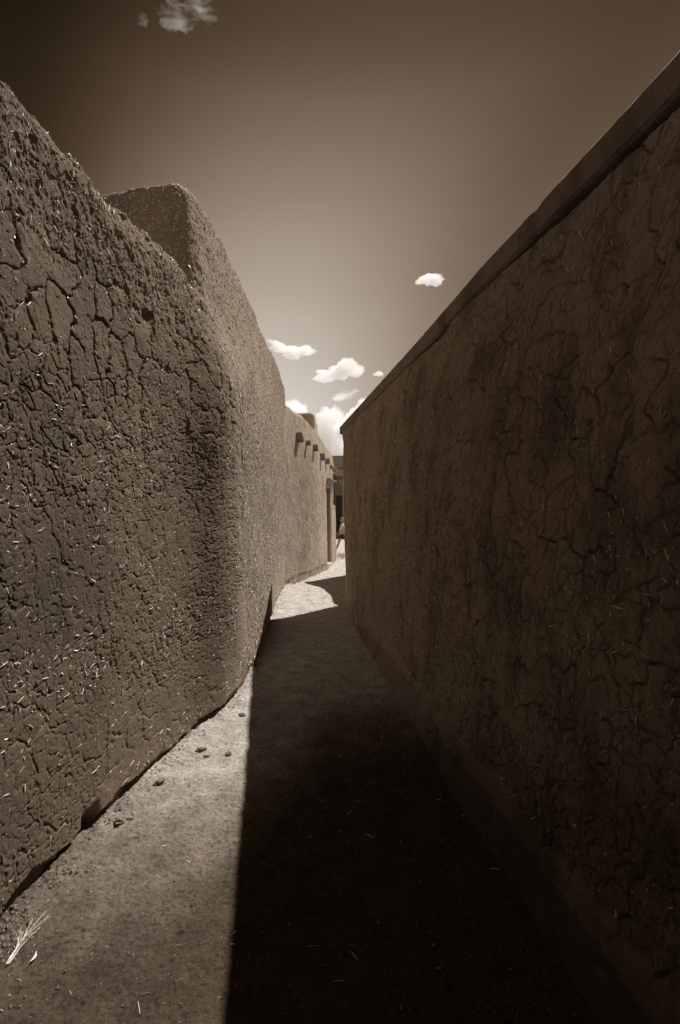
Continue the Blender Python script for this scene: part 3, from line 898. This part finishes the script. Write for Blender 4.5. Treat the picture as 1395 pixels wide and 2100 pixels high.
o = boxes('plank_door', [((-.62 + i * .155, PY + 1.70, .32), (-.62 + i * .155 + .148, PY + 1.76, 3.0)) for i in range(8)], M_door, porch, .006)
boxes('step', [((-3, PY - .95, -.08), (3, PY - .52, .16))], M_timber, porch, .02)

# ------------------------------------------------------------------ clods, straw and sprigs on the ground
def clod_mesh(seed, r, flat=.6):
    bm = bmesh.new()
    bmesh.ops.create_icosphere(bm, subdivisions=4, radius=1)
    o = Vector((seed * 3.7, seed, 0))
    for v in bm.verts:
        p = v.co.copy()
        k_ = 1 + .55 * mnoise.fractal(p * 1.3 + o, .8, 2.1, 4) + .10 * mnoise.noise(p * 6 + o)
        v.co = Vector((p.x * k_ * 1.25, p.y * k_ * .85, p.z * k_ * flat)) * r
    for f in bm.faces: f.smooth = True
    me = bpy.data.meshes.new('clod'); bm.to_mesh(me); bm.free()
    me.materials.append(M_clod)
    return me
def at(px, py):
    Y = 1046 * 1.6 / (py - 1055); return ((px - 697.5) / 1046 * Y, Y)
CL = [((246, 1692), .026, .6, 'crumbly dark mud clod lying nearest the foot of the cracked wall'),
      ((266, 1684), .017, .55, 'small mud clod touching the crumbly dark clod'),
      ((328, 1609), .028, .45, 'flat broken mud clod midway along the foot of the cracked wall'),
      ((413, 1540), .026, .6, 'rounded mud clod below the corner of the cracked wall'),
      ((424, 1552), .018, .5, 'small mud clod just in front of the rounded clod'),
      ((469, 1547), .020, .6, 'lone dark clod on bare ground between the corner and the shadow edge'),
      ((497, 1468), .024, .55, 'mud clod at the very foot of the wall corner')]
for i, (p, r, fl, lab) in enumerate(CL):
    o = bpy.data.objects.new('mud_clod', clod_mesh(i + 1, r, fl)); COL.objects.link(o)
    x, y = at(*p)
    o.location = (x, y, float(ground_z(x, y)) + r * fl * .45)
    o.rotation_euler = (0, 0, random.uniform(0, 3))
    tag(o, lab, 'clod', 'mud clods along the foot of the left wall')

def scatter_ground(n, x0, x1, y0, y1, seed):
    r = np.random.default_rng(seed)
    y = 1 / (1 / y0 + (1 / y1 - 1 / y0) * r.random(n)); x = x0 + (x1 - x0) * r.random(n)
    return x, y, r
def pebbles():
    x, y, r = scatter_ground(9000, -1.7, 1.1, 1.3, 14, 21)
    sz_ = (.0010 + .005 * r.random(len(x)) ** 5) * (.8 + .12 * y)
    # crumbled plaster heaped along the foot of the left walls
    FA = chaikin(PATH_A[:-2] + PATH_B[6:12], 2); m_ = np.argsort(FA[:, 1])
    y2 = 1 / (1 / 1.6 + (1 / 11. - 1 / 1.6) * r.random(5200)); x2 = np.interp(y2, FA[m_, 1], FA[m_, 0]) + np.abs(r.normal(0, .07, 5200)) - .02
    keep = r.random(5200) < .12 + .88 * sstep(-.1, .35, fbm(y2 * 2.6, y2 * 0, 88, 3))
    x2, y2 = x2[keep], y2[keep]
    x = np.r_[x, x2]; y = np.r_[y, y2]
    s = np.r_[sz_, (.0016 + .008 * r.random(len(x2)) ** 4) * (.85 + .06 * y2)]
    z = ground_z(x, y)
    base = np.array([(1, 0, 0), (-1, 0, 0), (0, 1, 0), (0, -1, 0), (0, 0, 1), (0, 0, -1)], float)
    V = base[None] * s[:, None, None] * (.6 + .8 * r.random((len(x), 6, 1)))
    V[..., 2] *= .8
    a = r.random(len(x)) * 6.28
    ca, sa = np.cos(a)[:, None], np.sin(a)[:, None]
    V = np.stack([V[..., 0] * ca - V[..., 1] * sa, V[..., 0] * sa + V[..., 1] * ca, V[..., 2]], -1) + np.stack([x, y, z + s * .3], -1)[:, None]
    T = np.array([(0, 2, 4), (2, 1, 4), (1, 3, 4), (3, 0, 4), (2, 0, 5), (1, 2, 5), (3, 1, 5), (0, 3, 5)])
    F = (np.arange(len(x))[:, None, None] * 6 + T[None]).reshape(-1, 3)
    o = link('grit', mesh_np('grit', V.reshape(-1, 3), F, smooth=False), None, M_clod)
    tag(o, 'fine grit and crumbs strewn over the earth floor', 'grit', kind='stuff')
pebbles()
def ground_straw():
    xs_ = np.arange(-1.35, 1.0, .05); ys_ = np.r_[np.arange(1.4, 6, .05)]
    X, Y = np.meshgrid(xs_, ys_, indexing='ij')
    P = np.stack([X, Y, ground_z(X, Y)], -1); N = np.zeros_like(P); N[..., 2] = 1; N[..., 1] = .01
    foot = np.interp(ys_, [p[1] for p in PATH_A[:9]], [p[0] for p in PATH_A[:9]])
    me = straw_mesh('loose_straw', P, N, 420, .006, .05, .0022, lambda P: np.where(P[..., 0] > foot[None] + .03, .25 + 2.0 * np.exp(-((P[..., 0] - foot[None]) / .16) ** 2), 0), stick=.08, vert=0, seed=31, lift=.003)
    o = link('loose_straw', me, None, M_straw)
    tag(o, 'scattered bits of loose pale straw on the earth floor', 'straw', kind='stuff')
ground_straw()

def tube(bm, pts, r0, r1, n=5):
    prev = None
    for i, p in enumerate(pts):
        p = Vector(p)
        a = Vector(pts[max(0, i - 1)]); b = Vector(pts[min(len(pts) - 1, i + 1)])
        d = (b - a).normalized()
        u = d.cross(Vector((.13, .21, 1))).normalized(); w = d.cross(u)
        r = r0 + (r1 - r0) * i / (len(pts) - 1)
        ring = [bm.verts.new(p + u * r * math.cos(6.2832 * k_ / n) + w * r * math.sin(6.2832 * k_ / n)) for k_ in range(n)]
        if prev:
            for k_ in range(n):
                bm.faces.new((prev[k_], prev[(k_ + 1) % n], ring[(k_ + 1) % n], ring[k_]))
        prev = ring
def sprig():
    r = random.Random(4)
    bm = bmesh.new()
    bx, by = at(16, 1985)
    tx, ty = at(88, 1878)
    z0 = float(ground_z(bx, by)) + .006
    d = Vector((tx - bx, ty - by, 0))
    sd_ = Vector((d.y, -d.x, 0)).normalized()
    for i in range(7):
        f = r.uniform(.5, 1.0); off = r.uniform(-.035, .045)
        pts = []
        for j in range(6):
            q = j / 5
            p = Vector((bx, by, z0)) + d * f * q + sd_ * (off * q ** 1.4 + .006 * math.sin(q * 5 + i)) + Vector((0, 0, .004 + .035 * q * r.uniform(.4, 1) * (1 - .5 * q)))
            pts.append(p)
        tube(bm, pts, .0010, .0005)
        if i % 2 == 0:
            for b_ in range(3):
                q = .45 + .16 * b_
                p0 = pts[int(q * 5)]
                tube(bm, [p0, p0 + d * .09 + sd_ * r.uniform(-.03, .03) + Vector((0, 0, .012)), p0 + d * .16 + sd_ * r.uniform(-.05, .05) + Vector((0, 0, .01))], .0008, .0004, 4)
    me = bpy.data.meshes.new('dry_grass'); bm.to_mesh(me); bm.free()
    o = link('dry_grass', me, None, M_straw)
    tag(o, 'dry pale grass sprig lying on sunlit earth in the lower left corner', 'dry grass')
sprig()
def leaf():
    x, y = at(67, 1970)
    bm = bmesh.new()
    rows = []
    for i in range(9):
        q = i / 8
        w = .0038 * math.sin(math.pi * min(1, q * 1.02)) + .0006
        rows.append([bm.verts.new((x - .012 + .012 * math.sin(q * 2.2), y + .045 * (1 - q), float(ground_z(x, y)) + .010 + .010 * math.cos(q * 5) + dz)) if False else
                     bm.verts.new((x + s_ * w + .008 * math.sin(q * 2.6), y + .05 * (.5 - q), float(ground_z(x, y)) + .006 + .008 * abs(q - .4) + abs(s_) * .004)) for s_ in (-1, 0, 1)])
    for a, b in zip(rows[:-1], rows[1:]):
        for j in range(2): bm.faces.new((a[j], a[j + 1], b[j + 1], b[j]))
    r = bmesh.ops.extrude_face_region(bm, geom=bm.faces[:])
    bmesh.ops.translate(bm, verts=[v for v in r['geom'] if isinstance(v, bmesh.types.BMVert)], vec=(0, 0, -.0012))
    bmesh.ops.recalc_face_normals(bm, faces=bm.faces[:])
    for f in bm.faces: f.smooth = True
    me = bpy.data.meshes.new('dry_leaf'); bm.to_mesh(me); bm.free()
    tag(link('dry_leaf', me, None, M_straw), 'single curled dry leaf beside the grass sprig', 'leaf')
leaf()

# weeds on the low mound at the mouth of the lane
def weeds():
    r = random.Random(12)
    bm = bmesh.new()
    for i in range(900):
        x = r.gauss(.30, .42); y = r.gauss(18.2, .28)
        if i > 420:
            y = r.uniform(11.6, 15.4); x = x_on(PATH_C, y) + abs(r.gauss(0, .06)) + .01
        z = .10 * math.exp(-((x - .25) / .8) ** 2 - ((y - 18.3) / .5) ** 2)
        h = r.uniform(.05, .17); a = r.uniform(0, 6.28); l = r.uniform(.02, .12)
        tube(bm, [(x, y, z - .01), (x + l * .4 * math.cos(a), y + l * .4 * math.sin(a), z + h * .6), (x + l * math.cos(a), y + l * math.sin(a), z + h)], .006, .002, 3)
    me = bpy.data.meshes.new('weeds'); bm.to_mesh(me); bm.free()
    tag(link('weeds', me, None, M_straw_dull), 'dry weeds along the pale house foot and on the mound at the lane mouth', 'weeds', kind='stuff')
weeds()

# ------------------------------------------------------------------ person walking across the far opening
def flat_mat(name, c, rough=.8):
    m, t, b = newmat(name)
    g = nd(t, 'ShaderNodeNewGeometry')
    n = noise_node(t, 30, 3, .5, g.outputs['Position'])
    r = ramp_node(t, n.outputs[0], [(.3, tuple(x * .85 for x in c)), (.7, tuple(min(1, x * 1.1) for x in c))])
    t.links.new(r.outputs[0], b.inputs['Base Color']); b.inputs['Roughness'].default_value = rough
    return m
M_skin = flat_mat('skin', (.36, .27, .20), .55)
M_shirt = flat_mat('pale_shirt', (.66, .60, .52))
M_shorts = flat_mat('dark_shorts', (.035, .027, .02))
M_hair = flat_mat('fair_hair', (.30, .22, .15), .5)
M_shoe = flat_mat('dark_shoe', (.05, .04, .03))

def skin_obj(name, joints, edges, mat, parent, root=0, sub=2):
    me = bpy.data.meshes.new(name)
    me.from_pydata([j[:3] for j in joints], edges, [])
    me.update()
    o = link(name, me, parent, mat)
    md = o.modifiers.new('skin', 'SKIN'); md.use_smooth_shade = True
    sv = me.skin_vertices[0].data
    for i, j in enumerate(joints):
        rr = j[3]
        sv[i].radius = rr if isinstance(rr, tuple) else (rr, rr)
        sv[i].use_root = (i == root)
    ss = o.modifiers.new('sub', 'SUBSURF'); ss.levels = sub; ss.render_levels = sub
    return o

def person():
    bx, by, bz = .070, 20.3, 0.03
    def w(x, y, z): return (bx + x, by + y, bz + z)
    e = empty('person', (bx, by, bz), 'person in pale shirt and dark shorts striding past the end of the lane', 'person')
    # x = walking direction (to the right), y away from the camera
    J = [(*w(0, 0, .80), (.10, .085)),          # 0 pelvis
         (*w(.015, 0, .95), (.095, .075)),      # 1 waist
         (*w(.03, 0, 1.12), (.12, .085)),       # 2 chest
         (*w(.03, 0, 1.20), (.06, .05)),        # 3 neck base
         (*w(.045, 0, 1.27), (.04, .04)),       # 4 neck
         (*w(.06, 0, 1.35), (.075, .085)),      # 5 head
         (*w(.065, 0, 1.43), (.06, .07)),       # 6 crown
         (*w(-.02, -.075, .76), .078),          # 7 hip rear leg (near side)
         (*w(-.12, -.085, .46), .052),          # 8 knee
         (*w(-.13, -.085, .41), .046),          # 9
         (*w(-.22, -.085, .20), .044),          # 10 calf
         (*w(-.29, -.085, .09), .028),          # 11 ankle
         (*w(.03, .075, .76), .078),            # 12 hip front leg
         (*w(.20, .085, .46), .052),            # 13 knee
         (*w(.27, .085, .24), .045),            # 14 calf
         (*w(.33, .085, .07), .028),            # 15 ankle
         (*w(.03, -.15, 1.16), .045),           # 16 shoulder near
         (*w(.07, -.20, .95), .036),            # 17 elbow
         (*w(.20, -.19, .84), .024),            # 18 wrist
         (*w(.03, .15, 1.16), .045),            # 19 shoulder far
         (*w(-.09, .20, .96), .036),            # 20 elbow
         (*w(-.10, .20, .78), .024)]            # 21 wrist
    E = [(0, 1), (1, 2), (2, 3), (3, 4), (4, 5), (5, 6), (0, 7), (7, 8), (8, 9), (9, 10), (10, 11), (0, 12), (12, 13), (13, 14), (14, 15),
         (3, 16), (16, 17), (17, 18), (3, 19), (19, 20), (20, 21)]
    # hands: palm and five fingers grown from each wrist
    for wr, dirv in ((18, Vector((.75, 0, -.35))), (21, Vector((-.05, 0, -1)))):
        d = dirv.normalized(); p0 = Vector(J[wr][:3])
        side = d.cross(Vector((0, 1, 0))).normalized()
        palm = len(J); pc = p0 + d * .05
        J.append((*pc, (.03, .016))); E.append((wr, palm))
        for f, (o_, L) in enumerate(((-.024, .05), (-.008, .06), (.008, .056), (.023, .044))):
            a = len(J); k1 = pc + side * o_ + d * .025; k2 = k1 + d * L * .6 + Vector((0, .010, 0)); k3 = k2 + d * L * .35 + Vector((0, .018, 0))
            J += [(*k1, .0085), (*k2, .008), (*k3, .0065)]; E += [(palm, a), (a, a + 1), (a + 1, a + 2)]
        a = len(J); k1 = p0 + d * .03 - side * .03; k2 = k1 + d * .03 - side * .018; J += [(*k1, .010), (*k2, .008)]; E += [(palm, a), (a, a + 1)]
    body = skin_obj('body', J, E, M_skin, e)
    # clothing
    skin_obj('shirt', [(*w(0, 0, .84), (.112, .098)), (*w(.015, 0, .95), (.112, .092)), (*w(.03, 0, 1.10), (.132, .100)), (*w(.03, 0, 1.19), (.085, .075)),
                       (*w(.03, -.155, 1.155), .062), (*w(.05, -.19, 1.05), .055), (*w(.03, .155, 1.155), .062), (*w(-.035, .19, 1.06), .055)],
             [(0, 1), (1, 2), (2, 3), (3, 4), (4, 5), (3, 6), (6, 7)], M_shirt, e)
    skin_obj('shorts', [(*w(0, 0, .87), (.112, .10)), (*w(0, 0, .79), (.118, .105)), (*w(-.03, -.075, .72), .092), (*w(-.10, -.083, .57), .080), (*w(.04, .075, .72), .092), (*w(.12, .083, .58), .080)],
             [(0, 1), (1, 2), (2, 3), (1, 4), (4, 5)], M_shorts, e)
    skin_obj('hair', [(*w(.05, 0, 1.44), (.072, .082)), (*w(.02, 0, 1.40), (.075, .085)), (*w(-.01, 0, 1.33), (.06, .07)), (*w(-.025, 0, 1.26), (.045, .055))],
             [(0, 1), (1, 2), (2, 3)], M_hair, e)
    for nm, (ax, ay, az), tx in (('shoe', (-.29, -.085, .065), .11), ('shoe', (.33, .085, .045), .14)):
        toe = (ax + tx, ay, .02 if ax < 0 else .05)
        skin_obj(nm, [(*w(ax - .02, ay, az), (.04, .036)), (*w(ax + tx * .5, ay, (az + toe[2]) / 2), (.038, .034)), (*w(*toe), (.03, .032))], [(0, 1), (1, 2)], M_shoe, e)
    # face in profile: nose, mouth, ears and eyes, each a mesh of its own
    def blob(nm, c, r, mat):
        bm = bmesh.new()
        bmesh.ops.create_icosphere(bm, subdivisions=2, radius=1)
        for v in bm.verts: v.co = Vector((v.co.x * r[0], v.co.y * r[1], v.co.z * r[2])) + Vector(w(*c))
        me = bpy.data.meshes.new(nm); bm.to_mesh(me); bm.free()
        link(nm, me, e, mat)
    blob('nose', (.140, 0, 1.345), (.018, .012, .02), M_skin)
    blob('mouth', (.128, 0, 1.305), (.010, .022, .006), M_hair)
    for sg in (-1, 1):
        blob('ear', (.06, sg * .085, 1.345), (.014, .010, .024), M_skin)
        blob('eye', (.125, sg * .03, 1.365), (.008, .012, .007), M_shoe)
person()

# ------------------------------------------------------------------ clouds
def cloud_mat(name, dens, g_=.4):
    m = bpy.data.materials.new(name); m.use_nodes = True
    t = m.node_tree; t.nodes.clear()
    out = nd(t, 'ShaderNodeOutputMaterial')
    pv = nd(t, 'ShaderNodeVolumeScatter')
    pv.inputs['Color'].default_value = (1, .995, .985, 1)
    pv.inputs['Anisotropy'].default_value = g_
    pv.inputs['Density'].default_value = dens
    t.links.new(pv.outputs[0], out.inputs['Volume'])
    return m

def cloud(label, D, px, py, lobes, mat, seed, amp=.28, freq=.16):
    """lobes in photo pixels round (px,py): (dx, dy, r, ry) ; star-shaped union, broken up with noise"""
    k_ = D / 1046.0
    c = Vector(((px - 697.5) * k_, D, (1055 - py) * k_ + 1.6))
    L = [(Vector((dx * k_, rr * k_ * random.uniform(-.2, .2), -dy * k_)), rr * k_, ry * k_) for dx, dy, rr, ry in lobes]
    bm = bmesh.new()
    bmesh.ops.create_icosphere(bm, subdivisions=6, radius=1)
    for v in bm.verts:
        d = v.co.normalized(); best = .001
        for o_, r_, ry_ in L:
            sc = Vector((1 / r_, 1 / r_, 1 / ry_))
            dd = Vector((d.x * sc.x, d.y * sc.y, d.z * sc.z)); oo = Vector((o_.x * sc.x, o_.y * sc.y, o_.z * sc.z))
            a = dd.dot(dd); b = dd.dot(oo); cc = oo.dot(oo) - 1
            q = b * b - a * cc
            if q > 0:
                t_ = (b + math.sqrt(q)) / a
                if t_ > best: best = t_
        p = d * best
        rm = L[0][1]
        nz = mnoise.fractal(p * (1.6 / rm) + Vector((seed * 9.1, 0, 0)), .75, 2.1, 5)
        v.co = p * max(.3, 1 + amp * nz)
    for f in bm.faces: f.smooth = True
    me = bpy.data.meshes.new('cloud'); bm.to_mesh(me); bm.free()
    me.materials.append(mat)
    o = bpy.data.objects.new('cloud', me); COL.objects.link(o)
    o.location = c
    return tag(o, label, 'cloud', 'clouds in the brown sky')

def wisp_mat(name, dens, rot):
    m = bpy.data.materials.new(name); m.use_nodes = True
    t = m.node_tree; t.nodes.clear()
    out = nd(t, 'ShaderNodeOutputMaterial')
    pv = nd(t, 'ShaderNodeVolumeScatter')
    pv.inputs['Color'].default_value = (1, .995, .985, 1); pv.inputs['Anisotropy'].default_value = .4
    tc = nd(t, 'ShaderNodeTexCoord')
    mp = nd(t, 'ShaderNodeMapping'); mp.inputs['Rotation'].default_value = (0, rot, 0); mp.inputs['Scale'].default_value = (.030, .05, .085)
    t.links.new(tc.outputs['Object'], mp.inputs[0])
    n = noise_node(t, 1.0, 5, .62, mp.outputs[0]); n.inputs['Distortion'].default_value = .6
    mr = nd(t, 'ShaderNodeMapRange', interpolation_type='SMOOTHSTEP')
    mr.inputs['From Min'].default_value = .46; mr.inputs['From Max'].default_value = .68; mr.inputs['To Max'].default_value = dens
    t.links.new(n.outputs[0], mr.inputs['Value']); t.links.new(mr.outputs[0], pv.inputs['Density'])
    t.links.new(pv.outputs[0], out.inputs['Volume'])
    return m

D0 = 900
M_cl_a = cloud_mat('cloud_thick', .09)
M_cl_b = cloud_mat('cloud_soft', .12)
M_cl_bank = cloud_mat('cloud_bank', .055)
M_cl_w = wisp_mat('cloud_wisp', .10, R(-18))
M_cl_f = wisp_mat('cloud_faint', .010, R(28))
cloud('small oval white cloud alone in open sky above the right roof edge', D0, 880, 575, [(0, 0, 16, 10), (-13, 0, 12, 8), (14, -2, 12, 12)], M_cl_b, 1)
cloud('ragged torn cloud beside the tall house parapet', D0, 600, 722, [(0, 0, 20, 12), (-26, -8, 16, 9), (22, 0, 16, 12), (-34, -18, 10, 6)], M_cl_b, 2, .4)
cloud('plump flat based cloud in the middle of the gap', D0, 697, 765, [(0, 0, 22, 15), (-30, 6, 22, 12), (12, -14, 18, 14), (34, -2, 16, 13)], M_cl_a, 3)
cloud('tiny cloud touching the right roof edge', D0, 777, 767, [(0, 0, 9, 5), (-6, 1, 6, 3)], M_cl_b, 4)
cloud('thin cloud wisp just above the big cloud bank', D0, 714, 808, [(0, 0, 16, 9), (-16, 6, 16, 7), (14, -3, 12, 7)], M_cl_w, 5, .4)
cloud('thin wispy cloud streaks high in the upper left sky', D0, 360, 32, [(0, 0, 34, 20), (50, -10, 30, 14), (-20, -8, 20, 12)], M_cl_f, 6, .35)
cloud('faint wisp left of the high cloud streaks', D0, 295, 40, [(0, 0, 10, 13)], M_cl_f, 7, .5)
cloud('tall white cumulus rising from the horizon at the end of the lane', D0 * 1.15, 672, 895, [(0, 0, 40, 45), (6, -35, 30, 25), (-30, 5, 34, 34), (30, 25, 36, 30)], M_cl_bank, 8)
cloud('white cumulus bank sloping up behind the right roof edge', D0 * 1.1, 745, 870, [(0, 0, 40, 36), (-25, 12, 30, 28), (12, -26, 30, 26)], M_cl_bank, 9)
cloud('white cloud behind the stepped parapet of the tall house', D0 * 1.1, 600, 860, [(0, 0, 32, 40), (-20, -10, 24, 30)], M_cl_bank, 10)
